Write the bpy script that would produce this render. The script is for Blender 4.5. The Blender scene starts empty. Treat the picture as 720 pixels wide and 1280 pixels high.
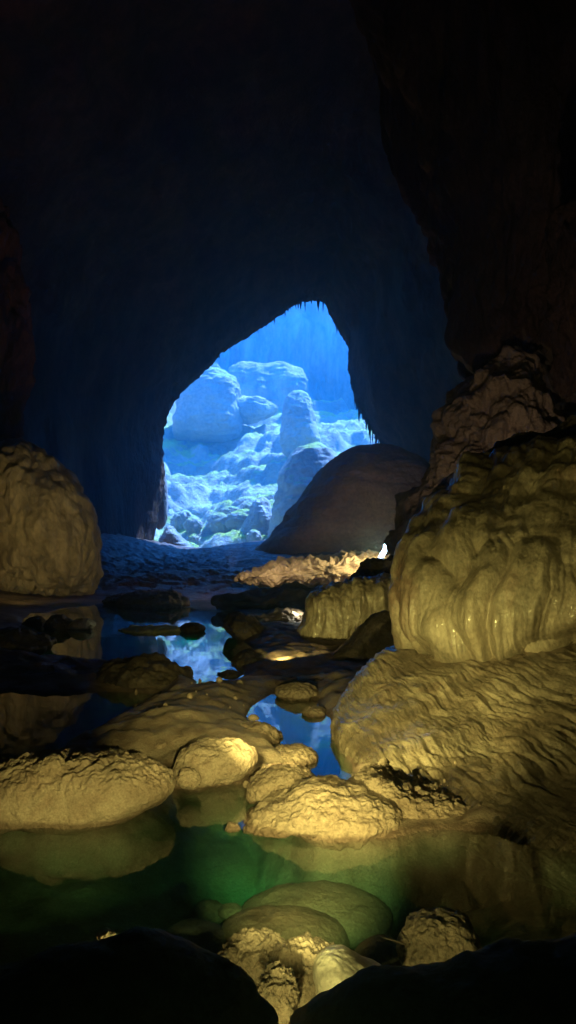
import bpy, math, random
import numpy as np
random.seed(7)
SC = bpy.context.scene
COL = SC.collection
F = 925.0; EYE = 1.6; HOR = 720.0
R = math.radians

# ------------------------------------------------------------------ helpers
def at(px, py, D):
    return np.array([(px - 360.0) / F * D, D, EYE + (HOR - py) / F * D])

def shore(py):                       # distance of the water line seen on row py
    return EYE * F / (py - HOR)

_rs = np.random.RandomState(3)
_perm = _rs.permutation(256); _perm = np.concatenate([_perm, _perm, _perm])
_g = _rs.normal(size=(256, 3)); _g /= np.linalg.norm(_g, axis=1)[:, None]

def perlin(P, seed=0):
    P = np.asarray(P, float) + seed * 17.31
    i = np.floor(P).astype(int); f = P - i; i &= 255
    u = f * f * f * (f * (f * 6 - 15) + 10)
    out = 0
    for dx in (0, 1):
        wx = u[..., 0] if dx else 1 - u[..., 0]
        for dy in (0, 1):
            wy = u[..., 1] if dy else 1 - u[..., 1]
            for dz in (0, 1):
                wz = u[..., 2] if dz else 1 - u[..., 2]
                h = _perm[_perm[_perm[(i[..., 0] + dx) & 255] + ((i[..., 1] + dy) & 255)] + ((i[..., 2] + dz) & 255)]
                g = _g[h]
                d = g[..., 0] * (f[..., 0] - dx) + g[..., 1] * (f[..., 1] - dy) + g[..., 2] * (f[..., 2] - dz)
                out = out + wx * wy * wz * d
    return out * 1.5

def fbm(P, octv=4, seed=0, gain=0.5, lac=2.03):
    a = 1; s = 0; P = np.asarray(P, float)
    for k in range(octv):
        s = s + a * perlin(P, seed + k * 3); a *= gain; P = P * lac
    return s

def billow(P, octv=3, seed=0, gain=0.5, lac=2.1):
    a = 1; s = 0; P = np.asarray(P, float)
    for k in range(octv):
        s = s + a * (np.abs(perlin(P, seed + k * 5)) * 2 - 0.5); a *= gain; P = P * lac
    return s

def worley(P, seed=0):
    P = np.asarray(P, float); i = np.floor(P).astype(int)
    best = np.full(P.shape[:-1], 9.0); sec = best.copy()
    for dx in (-1, 0, 1):
        for dy in (-1, 0, 1):
            for dz in (-1, 0, 1):
                c = i + np.array([dx, dy, dz]); cc = c & 255
                h = _perm[_perm[_perm[(cc[..., 0] + seed) & 255] + cc[..., 1]] + cc[..., 2]]
                q = c + 0.5 + 0.42 * _g[h]
                d = np.sqrt(((P - q) ** 2).sum(-1))
                sec = np.where(d < best, best, np.minimum(sec, d)); best = np.minimum(best, d)
    return best, sec

def smooth(e0, e1, x):
    t = np.clip((x - e0) / (e1 - e0), 0, 1)
    return t * t * (3 - 2 * t)

def catmull(P, n, closed=False):
    """resample control points along axis 0"""
    P = np.asarray(P, float); m = len(P)
    seg = m if closed else m - 1
    t = np.linspace(0, seg, n, endpoint=not closed)
    i = np.minimum(np.floor(t).astype(int), seg - 1); f = t - i
    def gp(k):
        return P[k % m] if closed else P[np.clip(k, 0, m - 1)]
    a, b, c, d = gp(i - 1), gp(i), gp(i + 1), gp(i + 2)
    f = f.reshape((-1,) + (1,) * (P.ndim - 1))
    return 0.5 * ((2 * b) + (c - a) * f + (2 * a - 5 * b + 4 * c - d) * f ** 2 + (3 * b - a - 3 * c + d) * f ** 3)

def grid_normals(G, cu, cv):
    if cu: du = np.roll(G, -1, 0) - np.roll(G, 1, 0)
    else: du = np.gradient(G, axis=0)
    if cv: dv = np.roll(G, -1, 1) - np.roll(G, 1, 1)
    else: dv = np.gradient(G, axis=1)
    N = np.cross(du, dv)
    l = np.linalg.norm(N, axis=-1, keepdims=True); l[l < 1e-9] = 1
    return N / l

def mesh_obj(name, V, faces, mat, parent=None, smooth_=True):
    me = bpy.data.meshes.new(name)
    V = np.asarray(V, float).reshape(-1, 3); faces = np.asarray(faces, int)
    k = faces.shape[1]
    me.vertices.add(len(V)); me.vertices.foreach_set('co', V.ravel())
    me.loops.add(faces.size); me.loops.foreach_set('vertex_index', faces.ravel())
    me.polygons.add(len(faces)); me.polygons.foreach_set('loop_start', np.arange(0, faces.size, k))
    me.polygons.foreach_set('loop_total', np.full(len(faces), k))
    me.update(calc_edges=True); me.validate()
    me.polygons.foreach_set('use_smooth', np.full(len(me.polygons), smooth_))
    me.materials.append(mat)
    o = bpy.data.objects.new(name, me); COL.objects.link(o)
    if parent: o.parent = parent
    return o

def grid_faces(nu, nv, cu=False, cv=False, flip=False):
    a = np.arange(nu if cu else nu - 1); b = np.arange(nv if cv else nv - 1)
    A, B = np.meshgrid(a, b, indexing='ij')
    A2 = (A + 1) % nu; B2 = (B + 1) % nv
    f = np.stack([A * nv + B, A2 * nv + B, A2 * nv + B2, A * nv + B2], -1).reshape(-1, 4)
    return f[:, ::-1] if flip else f

def tag(o, label=None, cat=None, group=None, kind=None):
    if label: o['label'] = label
    if cat: o['category'] = cat
    if group: o['group'] = group
    if kind: o['kind'] = kind
    return o

def empty(name, loc):
    o = bpy.data.objects.new(name, None); COL.objects.link(o)
    o.location = [float(v) for v in loc]; o.empty_display_size = .1
    return o

def recentre(o, base):
    """put the origin at the base of the object"""
    base = np.asarray(base, float)
    n = len(o.data.vertices); c = np.zeros(n * 3); o.data.vertices.foreach_get('co', c)
    c = c.reshape(-1, 3) - base; o.data.vertices.foreach_set('co', c.ravel()); o.data.update()
    o.location = [float(v) for v in base]

# relief functions take points (metres) and give a displacement (metres)
def rel_rough(s, amp, seed=0):
    return lambda P: amp * (fbm(P / s, 5, seed, .55) + .5 * billow(P / s * 1.7, 3, seed + 9))
def rel_lumps(s, amp, seed=0):
    def f(P):
        b, c = worley(P / s + .35 * fbm(P / s * 1.5, 2, seed)[..., None], seed)
        return amp * ((c - b) * .8 - b * .3) + amp * .45 * fbm(P / s * 2.5, 4, seed)
    return f
def rel_knobs(s, amp, seed=0):
    """cauliflower-like nodular crust"""
    def f(P):
        b, _ = worley(P / s, seed); b2, _ = worley(P / s * 2.3, seed + 3)
        m = smooth(-.25, .25, perlin(P / s * .22, seed + 5))
        return amp * (-(b ** 2) - .45 * b2 ** 2) * (0.25 + m) + amp * .8 * fbm(P / s * .35, 3, seed)
    return f
def both(*fs):
    return lambda P: sum(f(P) for f in fs)

def inflate(name, pts, D, depth, mat, n=120, m=40, relief=None, power=1.0, back=None, lean=0.0, parent=None, closed_spline=True, label=None, cat=None, group=None, kind=None):
    """a solid body: its front view follows pts (picture rows and columns at distance D), its thickness is depth towards us and back away"""
    O = catmull([at(x, y, D) for x, y in pts], n, True)
    c = O.mean(0)
    zc = O[:, 2].min() + .45 * (O[:, 2].max() - O[:, 2].min()); c[2] = zc
    phi = np.linspace(0.02, math.pi - .02, 2 * m)
    r = np.sin(phi) ** power
    G = c + (O[:, None, :] - c) * r[None, :, None]
    back = depth if back is None else back
    dy = np.where(np.cos(phi) > 0, -depth, -back) * np.cos(phi)
    G[..., 1] += dy[None, :]
    k = G[..., 1] / D                       # widen with distance so the seen outline keeps its shape
    G[..., 0] *= k * .5 + .5
    top = O[:, 2].max(); bot = O[:, 2].min()
    G[..., 1] += lean * (G[..., 2] - bot)
    N = grid_normals(G, True, False)
    s = np.sign((N * (G - c)).sum(-1).mean()); N = N * s
    if relief is not None:
        G = G + N * relief(G)[..., None]
    V = np.concatenate([G.reshape(-1, 3), [G[:, 0].mean(0)], [G[:, -1].mean(0)]])
    nu, nv = G.shape[:2]; f = grid_faces(nu, nv, True, False, flip=(s < 0))
    a = np.arange(nu); b = (a + 1) % nu
    c1 = np.stack([a * nv, b * nv, np.full(nu, nu * nv), np.full(nu, nu * nv)], -1)
    o = mesh_tri(name, V, f, [(int(q[1]), int(q[0]), nu * nv) for q in c1] if s > 0 else [(int(q[0]), int(q[1]), nu * nv) for q in c1],
                 [(int(i * nv + nv - 1), int(j * nv + nv - 1), nu * nv + 1) if s > 0 else (int(j * nv + nv - 1), int(i * nv + nv - 1), nu * nv + 1) for i, j in zip(a, b)], mat)
    base = np.array([c[0], D, max(bot, -.2)])
    recentre(o, base)
    if parent:
        o.parent = parent; o.location = [o.location[i] - parent.location[i] for i in range(3)]
    return tag(o, label, cat, group, kind)

def mesh_tri(name, V, quads, t1, t2, mat):
    quads = np.asarray(quads, int); tris = np.asarray(list(t1) + list(t2), int)
    me = bpy.data.meshes.new(name)
    V = np.asarray(V, float)
    me.vertices.add(len(V)); me.vertices.foreach_set('co', V.ravel())
    nl = quads.size + tris.size
    me.loops.add(nl); me.loops.foreach_set('vertex_index', np.concatenate([quads.ravel(), tris.ravel()]))
    me.polygons.add(len(quads) + len(tris))
    st = np.concatenate([np.arange(len(quads)) * 4, quads.size + np.arange(len(tris)) * 3])
    me.polygons.foreach_set('loop_start', st)
    me.polygons.foreach_set('loop_total', np.concatenate([np.full(len(quads), 4), np.full(len(tris), 3)]))
    me.update(calc_edges=True); me.validate()
    me.polygons.foreach_set('use_smooth', np.full(len(me.polygons), True))
    me.materials.append(mat)
    o = bpy.data.objects.new(name, me); COL.objects.link(o)
    return o

def loft(name, rows, nu, nv, mat, relief=None, parent=None, sign=1):
    """rows of (px, py, D) control points, smoothly skinned and displaced"""
    C = np.array([[at(*p) for p in r] for r in rows])
    G = catmull(C, nu)                       # along rows
    G = np.swapaxes(catmull(np.swapaxes(G, 0, 1), nv), 0, 1)
    N = grid_normals(G, False, False)
    view = np.array([0, 0, EYE]) - G
    if (N * view).sum(-1).mean() < 0: N = -N; flip = True
    else: flip = False
    if relief is not None:
        uu, vv = np.meshgrid(np.linspace(0, 1, nu), np.linspace(0, 1, nv), indexing='ij')
        G = G + N * relief(G, uu, vv)[..., None]
    o = mesh_obj(name, G, grid_faces(nu, nv, flip=flip), mat)
    if parent:
        o.parent = parent
        o.location = [-v for v in parent.location]
    return o

# ------------------------------------------------------------------ materials
def mat_rock(name, cols, scale=1.0, rough=.6, bump=.3, bscale=12, stretch=(1, 1, 1), streak=0, moss=None, spec=.4, crack=0.0, coat=0.0, wet=False):
    m = bpy.data.materials.new(name); m.use_nodes = True
    nt = m.node_tree; N = nt.nodes; L = nt.links
    bs = N['Principled BSDF']
    geo = N.new('ShaderNodeNewGeometry'); mp = N.new('ShaderNodeMapping'); mp.inputs['Scale'].default_value = stretch
    L.new(geo.outputs['Position'], mp.inputs['Vector'])
    def noise(sc, det=6, ro=.6, src=mp):
        n = N.new('ShaderNodeTexNoise'); n.inputs['Scale'].default_value = sc
        n.inputs['Detail'].default_value = det; n.inputs['Roughness'].default_value = ro
        L.new(src.outputs['Vector'], n.inputs['Vector']); return n
    n1 = noise(scale, 8, .62)
    cr = N.new('ShaderNodeValToRGB'); L.new(n1.outputs['Fac'], cr.inputs['Fac'])
    e = cr.color_ramp.elements
    ps = np.linspace(.32, .68, len(cols))
    e[0].position = ps[0]; e[0].color = (*cols[0], 1); e[1].position = ps[-1]; e[1].color = (*cols[-1], 1)
    for p, c in zip(ps[1:-1], cols[1:-1]):
        q = e.new(p); q.color = (*c, 1)
    out = cr.outputs['Color']
    n2 = noise(bscale * 1.3, 5, .65)
    mr = N.new('ShaderNodeMapRange'); mr.inputs['From Min'].default_value = .3; mr.inputs['From Max'].default_value = .7
    mr.inputs['To Min'].default_value = .72; mr.inputs['To Max'].default_value = 1.18
    L.new(n2.outputs['Fac'], mr.inputs['Value'])
    mx = N.new('ShaderNodeMix'); mx.data_type = 'RGBA'; mx.blend_type = 'MULTIPLY'; mx.inputs['Factor'].default_value = 1
    L.new(out, mx.inputs[6]); L.new(mr.outputs['Result'], mx.inputs[7]); out = mx.outputs[2]
    if streak:
        m2 = N.new('ShaderNodeMapping'); m2.inputs['Scale'].default_value = (streak, streak, streak * .07)
        L.new(geo.outputs['Position'], m2.inputs['Vector'])
        n3 = noise(1.0, 5, .6, m2)
        r3 = N.new('ShaderNodeMapRange'); r3.inputs['From Min'].default_value = .38; r3.inputs['From Max'].default_value = .62
        r3.inputs['To Min'].default_value = .5; r3.inputs['To Max'].default_value = 1.1
        L.new(n3.outputs['Fac'], r3.inputs['Value'])
        mx = N.new('ShaderNodeMix'); mx.data_type = 'RGBA'; mx.blend_type = 'MULTIPLY'; mx.inputs['Factor'].default_value = .8
        L.new(out, mx.inputs[6]); L.new(r3.outputs['Result'], mx.inputs[7]); out = mx.outputs[2]
    if moss:
        col, sc, lo, hi = moss
        sp = N.new('ShaderNodeSeparateXYZ'); L.new(geo.outputs['Normal'], sp.inputs['Vector'])
        n4 = noise(sc, 7, .6)
        ad = N.new('ShaderNodeMath'); ad.operation = 'ADD'
        ml = N.new('ShaderNodeMath'); ml.operation = 'MULTIPLY'; ml.inputs[1].default_value = 1.6
        L.new(n4.outputs['Fac'], ml.inputs[0]); L.new(sp.outputs['Z'], ad.inputs[0]); L.new(ml.outputs[0], ad.inputs[1])
        r4 = N.new('ShaderNodeMapRange'); r4.inputs['From Min'].default_value = lo; r4.inputs['From Max'].default_value = hi
        L.new(ad.outputs[0], r4.inputs['Value'])
        mx = N.new('ShaderNodeMix'); mx.data_type = 'RGBA'
        L.new(r4.outputs['Result'], mx.inputs['Factor']); L.new(out, mx.inputs[6]); mx.inputs[7].default_value = (*col, 1)
        out = mx.outputs[2]
    wetf = None
    if wet:                                  # dark damp band just above the water line
        sz = N.new('ShaderNodeSeparateXYZ'); L.new(geo.outputs['Position'], sz.inputs['Vector'])
        n5 = noise(7, 4, .6)
        ma = N.new('ShaderNodeMath'); ma.operation = 'MULTIPLY_ADD'; ma.inputs[1].default_value = -.07
        L.new(n5.outputs['Fac'], ma.inputs[0]); L.new(sz.outputs['Z'], ma.inputs[2])
        r5 = N.new('ShaderNodeMapRange'); r5.inputs['From Min'].default_value = -.012; r5.inputs['From Max'].default_value = .012
        r5.inputs['To Min'].default_value = 1; r5.inputs['To Max'].default_value = 0
        L.new(ma.outputs[0], r5.inputs['Value']); wetf = r5.outputs['Result']
        mx = N.new('ShaderNodeMix'); mx.data_type = 'RGBA'; mx.blend_type = 'MULTIPLY'
        L.new(wetf, mx.inputs['Factor']); L.new(out, mx.inputs[6]); mx.inputs[7].default_value = (.5, .46, .42, 1); out = mx.outputs[2]
    L.new(out, bs.inputs['Base Color'])
    nr = noise(scale * 2.5, 5)
    rr = N.new('ShaderNodeMapRange'); rr.inputs['To Min'].default_value = rough - .22; rr.inputs['To Max'].default_value = rough + .22
    L.new(nr.outputs['Fac'], rr.inputs['Value']); L.new(rr.outputs['Result'], bs.inputs['Roughness'])
    bs.inputs['Specular IOR Level'].default_value = spec
    if coat: bs.inputs['Coat Weight'].default_value = coat; bs.inputs['Coat Roughness'].default_value = .12
    nb = noise(bscale, 10, .68)
    bp = N.new('ShaderNodeBump'); bp.inputs['Strength'].default_value = bump; bp.inputs['Distance'].default_value = 1.0 / bscale
    h = nb.outputs['Fac']
    if crack:
        v = N.new('ShaderNodeTexVoronoi'); v.feature = 'F1'; v.inputs['Scale'].default_value = bscale * crack
        L.new(mp.outputs['Vector'], v.inputs['Vector'])
        a = N.new('ShaderNodeMath'); a.operation = 'MULTIPLY_ADD'; a.inputs[1].default_value = -.35
        L.new(v.outputs['Distance'], a.inputs[0]); L.new(h, a.inputs[2]); h = a.outputs[0]
    L.new(h, bp.inputs['Height']); L.new(bp.outputs['Normal'], bs.inputs['Normal'])
    return m

OCH = [(.20, .145, .075), (.36, .28, .15), (.46, .37, .21)]
M = {}
M['flow'] = mat_rock('flowstone', [(.10, .075, .035), (.29, .24, .115), (.42, .36, .20), (.24, .17, .08)], 1.3, .38, .5, 26, (1, 1, .6), 5, spec=.5, coat=.25)
M['apron'] = mat_rock('wet_flowstone', [(.11, .085, .04), (.30, .24, .11), (.44, .37, .20), (.27, .20, .09)], 1.5, .33, .6, 30, spec=.55, coat=.4, streak=2.5)
M['rock'] = mat_rock('ochre_rock', [(.15, .105, .055), (.35, .27, .14), (.50, .40, .23), (.31, .22, .12)], 2.2, .62, .9, 38, crack=.9, wet=True)
M['sand'] = mat_rock('sandy_rock', [(.22, .16, .09), (.40, .31, .18), (.49, .40, .25), (.36, .27, .15)], 2.4, .7, .8, 60, crack=.6, wet=True)
M['dark'] = mat_rock('dark_rock_or_shade', [(.05, .04, .03), (.10, .08, .055), (.14, .11, .08)], 1.5, .7, .6, 20)
M['mud'] = mat_rock('cave_floor', [(.10, .07, .04), (.20, .14, .08), (.27, .20, .12)], .9, .66, 1, 24, spec=.3, crack=.7)
M['knob'] = mat_rock('nodular_crust', [(.12, .10, .06), (.24, .20, .12), (.34, .29, .19)], 6, .6, .9, 70, crack=.7)
M['pale'] = mat_rock('pale_limestone', [(.36, .34, .30), (.46, .44, .38)], 5, .35, .25, 60)
M['ybar'] = mat_rock('lamplit_yellow_sand', [(.50, .48, .16), (.66, .64, .26)], 3, .6, .3, 20)  # lamplight on the bar put into a paler, yellower base colour
M['white'] = mat_rock('white_calcite', [(.62, .6, .54), (.76, .74, .68)], 5, .35, .25, 60)
M['wet'] = mat_rock('wet_floor', [(.030, .016, .004), (.10, .054, .013)], .8, .50, .6, 1.3, spec=.35)
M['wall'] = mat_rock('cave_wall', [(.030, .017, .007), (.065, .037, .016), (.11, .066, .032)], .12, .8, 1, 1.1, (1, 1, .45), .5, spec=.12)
M['mound'] = mat_rock('brown_flowstone', [(.18, .14, .065), (.32, .255, .115), (.40, .325, .155)], .22, .55, .7, 2.2, (1, 1, .5), .7)
M['dome'] = mat_rock('brown_rock', [(.17, .11, .055), (.28, .19, .09), (.34, .24, .12)], .12, .7, .7, 1.5)
M['gold'] = mat_rock('rimstone', [(.32, .24, .10), (.48, .37, .17), (.55, .43, .22)], .8, .45, .8, 5)
M['cliff'] = mat_rock('doline_cliff', [(.30, .30, .29), (.46, .46, .44), (.58, .57, .54)], .03, .85, .8, .35, (1, 1, .4), .12)
M['slope'] = mat_rock('doline_slope', [(.20, .20, .17), (.36, .36, .32), (.56, .55, .51)], .06, .85, .9, .5, moss=((.36, .44, .06), .05, 1.42, 1.7))
M['boulder'] = mat_rock('mossy_limestone', [(.30, .29, .27), (.48, .47, .43)], .1, .85, .8, .6, moss=((.30, .38, .05), .08, 1.3, 1.65))

# ------------------------------------------------------------------ camera, world, sun
cam_d = bpy.data.cameras.new('camera'); cam = bpy.data.objects.new('camera', cam_d); COL.objects.link(cam)
cam.location = (0, 0, EYE); cam.rotation_euler = (R(90), 0, 0)
cam_d.sensor_fit = 'VERTICAL'; cam_d.sensor_height = 36; cam_d.lens = F * 36 / 1280
cam_d.shift_y = 80 / 1280; cam_d.clip_end = 5000; cam_d.clip_start = .05
SC.camera = cam

SUN_EL, SUN_AZ = 61, 48            # azimuth: degrees clockwise from +Y (the way we look)
w = bpy.data.worlds.new('World'); SC.world = w; w.use_nodes = True
nt = w.node_tree; sky = nt.nodes.new('ShaderNodeTexSky'); sky.sky_type = 'NISHITA'; sky.sun_disc = False
sky.sun_elevation = R(SUN_EL); sky.sun_rotation = R(SUN_AZ); sky.ozone_density = 8; sky.air_density = 1.2; sky.dust_density = 0.2
nt.links.new(sky.outputs[0], nt.nodes['Background'].inputs[0]); nt.nodes['Background'].inputs[1].default_value = .15
sd = bpy.data.lights.new('sun', 'SUN'); sd.energy = 5.0; sd.angle = R(.5); sd.color = (1, .95, .86)
sun = bpy.data.objects.new('sun', sd); COL.objects.link(sun)
from mathutils import Vector
sdir = Vector((math.sin(R(SUN_AZ)) * math.cos(R(SUN_EL)), math.cos(R(SUN_AZ)) * math.cos(R(SUN_EL)), math.sin(R(SUN_EL))))
sun.rotation_euler = sdir.to_track_quat('Z', 'Y').to_euler(); sun.location = (0, 250, 300)

# ------------------------------------------------------------------ cave shell
OPEN = [(188, 700), (192, 668), (196, 640), (201, 615), (203, 590), (201, 560), (206, 530), (215, 508), (228, 488), (246, 471), (264, 455),
        (273, 443), (300, 425), (330, 408), (352, 392), (367, 381), (385, 376), (403, 377), (412, 390), (425, 412), (436, 430), (436, 455),
        (440, 480), (447, 505), (460, 526), (474, 545), (486, 560), (500, 600), (500, 660), (490, 720), (420, 745), (340, 750), (260, 745), (205, 730)]
NT = 520
O = np.array([at(x, y, 150) for x, y in OPEN]); O = catmull(O, NT, True)
cx, cz = -4.0, 27.0
rings = [(178, 5.0), (172, 3.2), (165, 1.9), (159, 1.25), (154, 1.05), (150, 1.0), (147, 1.02), (142, 1.10), (134, 1.24), (120, 1.42), (100, 1.58), (80, 1.66),
         (60, 1.62), (42, 1.5), (28, 1.3), (16, 1.1), (6, .9), (-4, .65), (-12, .35), (-15, .02)]
Gs = []
for D, k in rings:
    r = O.copy(); r[:, 0] = cx + (O[:, 0] - cx) * k; r[:, 2] = cz + (O[:, 2] - cz) * k; r[:, 1] = D; 
    Gs.append(r)
G = catmull(np.array(Gs), 260)
t = np.linspace(0, len(rings) - 1, 260)
# let the plan become a rounder hall away from the mouth
ang = np.arctan2(G[..., 2] - cz, G[..., 0] - cx)
rad = np.hypot(G[..., 2] - cz, G[..., 0] - cx)
mean = rad.mean(1, keepdims=True)
f = smooth(5.5, 11, t)[:, None]
rad2 = rad * (1 - .45 * f) + mean * .45 * f
G[..., 0] = cx + (G[..., 0] - cx) * rad2 / rad; G[..., 2] = cz + (G[..., 2] - cz) * rad2 / rad
Nn = np.stack([cx - G[..., 0], 0 * G[..., 0], cz - G[..., 2]], -1); Nn /= np.linalg.norm(Nn, axis=-1, keepdims=True)
Q = G * np.array([1, .6, .55])
big = fbm(Q / 14, 5, 1) * 2.2 + billow(Q / 8, 3, 4) * .9
near_open = np.exp(-((t - 5) / 1.3) ** 2)[:, None]
amp = (1 - near_open) * smooth(0, 30, rad) + near_open * .16
jag = near_open * (fbm(G / 1.6, 4, 6) * .55)
G = G + Nn * (big * amp + jag)[..., None]
low = smooth(24, 8, G[..., 2]) * smooth(6.5, 9, t)[:, None]
G[..., 2] = G[..., 2] - low * 34
G[..., 2] = np.maximum(G[..., 2], -3.5)
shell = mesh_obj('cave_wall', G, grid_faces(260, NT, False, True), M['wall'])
tag(shell, 'dark vaulted cave wall and roof around the bright blue opening', 'cave wall', kind='structure')

# stalactites along the lip of the opening (parts of the wall)
def cone(name, tip, L, r, mat, parent, seed):
    n = 9; m = 7; rs_ = np.random.RandomState(seed)
    th = np.linspace(0, 2 * np.pi, n, endpoint=False); V = []
    bend = rs_.normal(size=2) * .04 * L
    for k in range(m):
        s = k / (m - 1)
        rr = r * (1 - s) ** .8 * (1 + .18 * rs_.normal()) + .012 * r
        for a in th:
            V.append((rr * math.cos(a) + bend[0] * s * s, rr * math.sin(a) + bend[1] * s * s, -L * s))
    o = mesh_obj(name, np.array(V), grid_faces(m, n, False, True), mat, parent)
    o.location = tip
    return o
k = 0
for i in range(len(OPEN) - 1):
    (x0, y0), (x1, y1) = OPEN[i], OPEN[i + 1]
    if not (10 <= i <= 26): continue
    right = i >= 20
    cnt = 9 if i >= 22 else (5 if 14 <= i <= 18 else 2)
    if i in (18, 19, 20, 21): cnt = 3
    for j in range(cnt):
        if k >= 90: break
        if i < 22 and random.random() < .4: continue
        s = (j + random.random() * .8) / cnt
        x = x0 + (x1 - x0) * s; y = y0 + (y1 - y0) * s
        Ln = (.35 + 1.6 * random.random() ** 2.2) * (2.6 if i >= 23 else 1.4)
        p = at(x, y, 150.3 + random.uniform(-.6, .6)); p[2] += .5
        p[0] += (-.1 if right else .05)
        cone('stalactite', p, Ln + .5, random.uniform(.16, .34), M['wall'], shell, k); k += 1

# right-hand hanging wall, nearer than the vault
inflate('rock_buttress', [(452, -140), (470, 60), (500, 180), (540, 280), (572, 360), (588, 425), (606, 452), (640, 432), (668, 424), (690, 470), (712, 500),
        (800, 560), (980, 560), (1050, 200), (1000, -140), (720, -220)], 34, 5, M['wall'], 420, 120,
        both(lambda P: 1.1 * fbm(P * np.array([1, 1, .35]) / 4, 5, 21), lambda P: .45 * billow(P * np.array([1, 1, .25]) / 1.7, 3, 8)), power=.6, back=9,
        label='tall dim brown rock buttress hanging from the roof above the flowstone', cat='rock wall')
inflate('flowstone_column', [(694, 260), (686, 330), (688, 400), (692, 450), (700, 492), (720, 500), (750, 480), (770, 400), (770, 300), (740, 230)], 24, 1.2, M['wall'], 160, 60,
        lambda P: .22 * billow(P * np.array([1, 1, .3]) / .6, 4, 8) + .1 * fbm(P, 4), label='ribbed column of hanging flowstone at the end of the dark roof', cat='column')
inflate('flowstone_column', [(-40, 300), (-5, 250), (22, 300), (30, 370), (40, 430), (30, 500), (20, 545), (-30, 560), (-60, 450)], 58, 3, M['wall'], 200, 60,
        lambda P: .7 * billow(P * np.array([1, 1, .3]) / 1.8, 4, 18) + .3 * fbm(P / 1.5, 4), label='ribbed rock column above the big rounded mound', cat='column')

# ------------------------------------------------------------------ ground with pools
def sdf(px, py, poly):
    """signed distance in picture units, positive inside"""
    P = np.asarray(poly, float); d = np.full(px.shape, 1e9); ins = np.zeros(px.shape, bool)
    for i in range(len(P)):
        a, b = P[i], P[(i + 1) % len(P)]
        ex, ey = b - a; wx, wy = px - a[0], py - a[1]
        tt = np.clip((wx * ex + wy * ey) / (ex * ex + ey * ey), 0, 1)
        d = np.minimum(d, np.hypot(wx - ex * tt, (wy - ey * tt)))
        c = ((a[1] > py) != (b[1] > py)) & (px < ex * (py - a[1]) / (ey if ey else 1e-9) + a[0]); ins ^= c
    return np.where(ins, d, -d)

POOL_A = [(42, 768), (100, 757), (150, 754), (215, 752), (226, 756), (246, 762), (286, 768), (280, 784), (300, 794), (314, 812), (296, 826), (308, 838), (302, 850), (272, 853),
          (244, 855), (236, 848), (238, 836), (200, 832), (180, 824), (130, 826), (90, 822), (48, 818), (64, 800), (40, 786), (30, 776)]
POOL_B = [(-400, 872), (0, 866), (60, 868), (150, 864), (206, 866), (190, 876), (160, 890), (120, 912), (95, 925), (50, 945), (0, 972), (-500, 985)]
POOL_C = [(322, 874), (345, 866), (372, 872), (398, 878), (410, 890), (420, 918), (440, 955), (448, 985), (420, 985), (388, 966), (352, 945), (346, 930), (352, 912), (318, 905), (306, 893)]
POOL_D = [(-700, 1000), (0, 1012), (60, 1026), (120, 1030), (190, 1005), (225, 980), (262, 982), (300, 978), (325, 990), (350, 1012), (400, 1042), (470, 1048), (560, 1036), (640, 1044), (720, 1062), (1400, 1090),
          (1400, 1240), (700, 1210), (600, 1215), (520, 1215), (490, 1222), (430, 1250), (330, 1230), (280, 1210), (200, 1200), (0, 1230), (-700, 1250)]

ny, nx = 620, 460
Yv = np.exp(np.linspace(math.log(.75), math.log(176), ny))
uv = np.linspace(-1, 1, nx); uv = uv * (.45 + .55 * uv ** 2)
YY, UU = np.meshgrid(Yv, uv, indexing='ij')
XX = UU * (2.2 + YY * 1.25)
PX = 360 + XX / YY * F; PY = HOR + EYE * F / YY
Pw = np.stack([XX, YY, 0 * XX], -1)
wl = fbm(np.stack([PX / 38, PY / 16, 0 * PX], -1), 4, 31)
wpx = PX + 7 * wl; wpy = PY + 3.2 * fbm(np.stack([PX / 30, PY / 14, 0 * PX + 5], -1), 4, 35)
sa, sb, sc_, sd_ = (sdf(wpx, wpy, p) for p in (POOL_A, POOL_B, POOL_C, POOL_D))
s = np.maximum(np.maximum(sa, sb), np.maximum(sc_, sd_))
land = np.clip(-s, 0, 60)
H = np.where(s > 0, -np.minimum(s * .030, .45), .012 + (.22 - .17 * smooth(7.5, 6.0, YY)) * (1 - np.exp(-land / 22)))
# emerald basin: deepest in its middle
dd = np.clip(sd_, 0, 200)
deep = np.exp(-(((PX - 385) / 170) ** 2 + ((PY - 1075) / 48) ** 2))
H = np.where(sd_ > 0, -np.minimum(dd * .012, .20 + .55 * deep), H)
far = smooth(42, 62, YY)
rise = np.interp(YY, [0, 40, 50, 60, 80, 100, 125, 150, 176], [0, 0, .35, 1.3, 2.4, 3.6, 5.0, 6.3, -3])
tilt = smooth(-30, 8, XX) * smooth(70, 140, YY) * 3.6 * smooth(176, 160, YY)
rough_ = fbm(Pw / 3, 6, 3, .6) * .13 * smooth(3, 30, YY) + fbm(Pw * np.array([.5, 1, 1]) / 9, 4, 8) * .35 * far
terr = rise + tilt + rough_ * (YY > 45)
st = .45; q = terr / st + 1.3 * fbm(Pw * np.array([1, .5, 1]) / 7, 5, 9, .6); fr = q - np.floor(q)
terr = (terr + (np.floor(q) + smooth(.72, 1, fr) - q) * st * .95 * smooth(46, 60, YY))
detail = fbm(Pw / .35, 5, 12) * .055 + fbm(Pw / 1.3, 4, 14) * .06
H = H + detail * smooth(0, 14, -s) * (YY < 60) + np.where(s > 0, fbm(Pw / .5, 4, 15) * .05 * smooth(0, 12, s), 0) + rough_ * .5 * smooth(0, 10, -s) * (1 - far)
H = H * (1 - far) + terr * far
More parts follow.
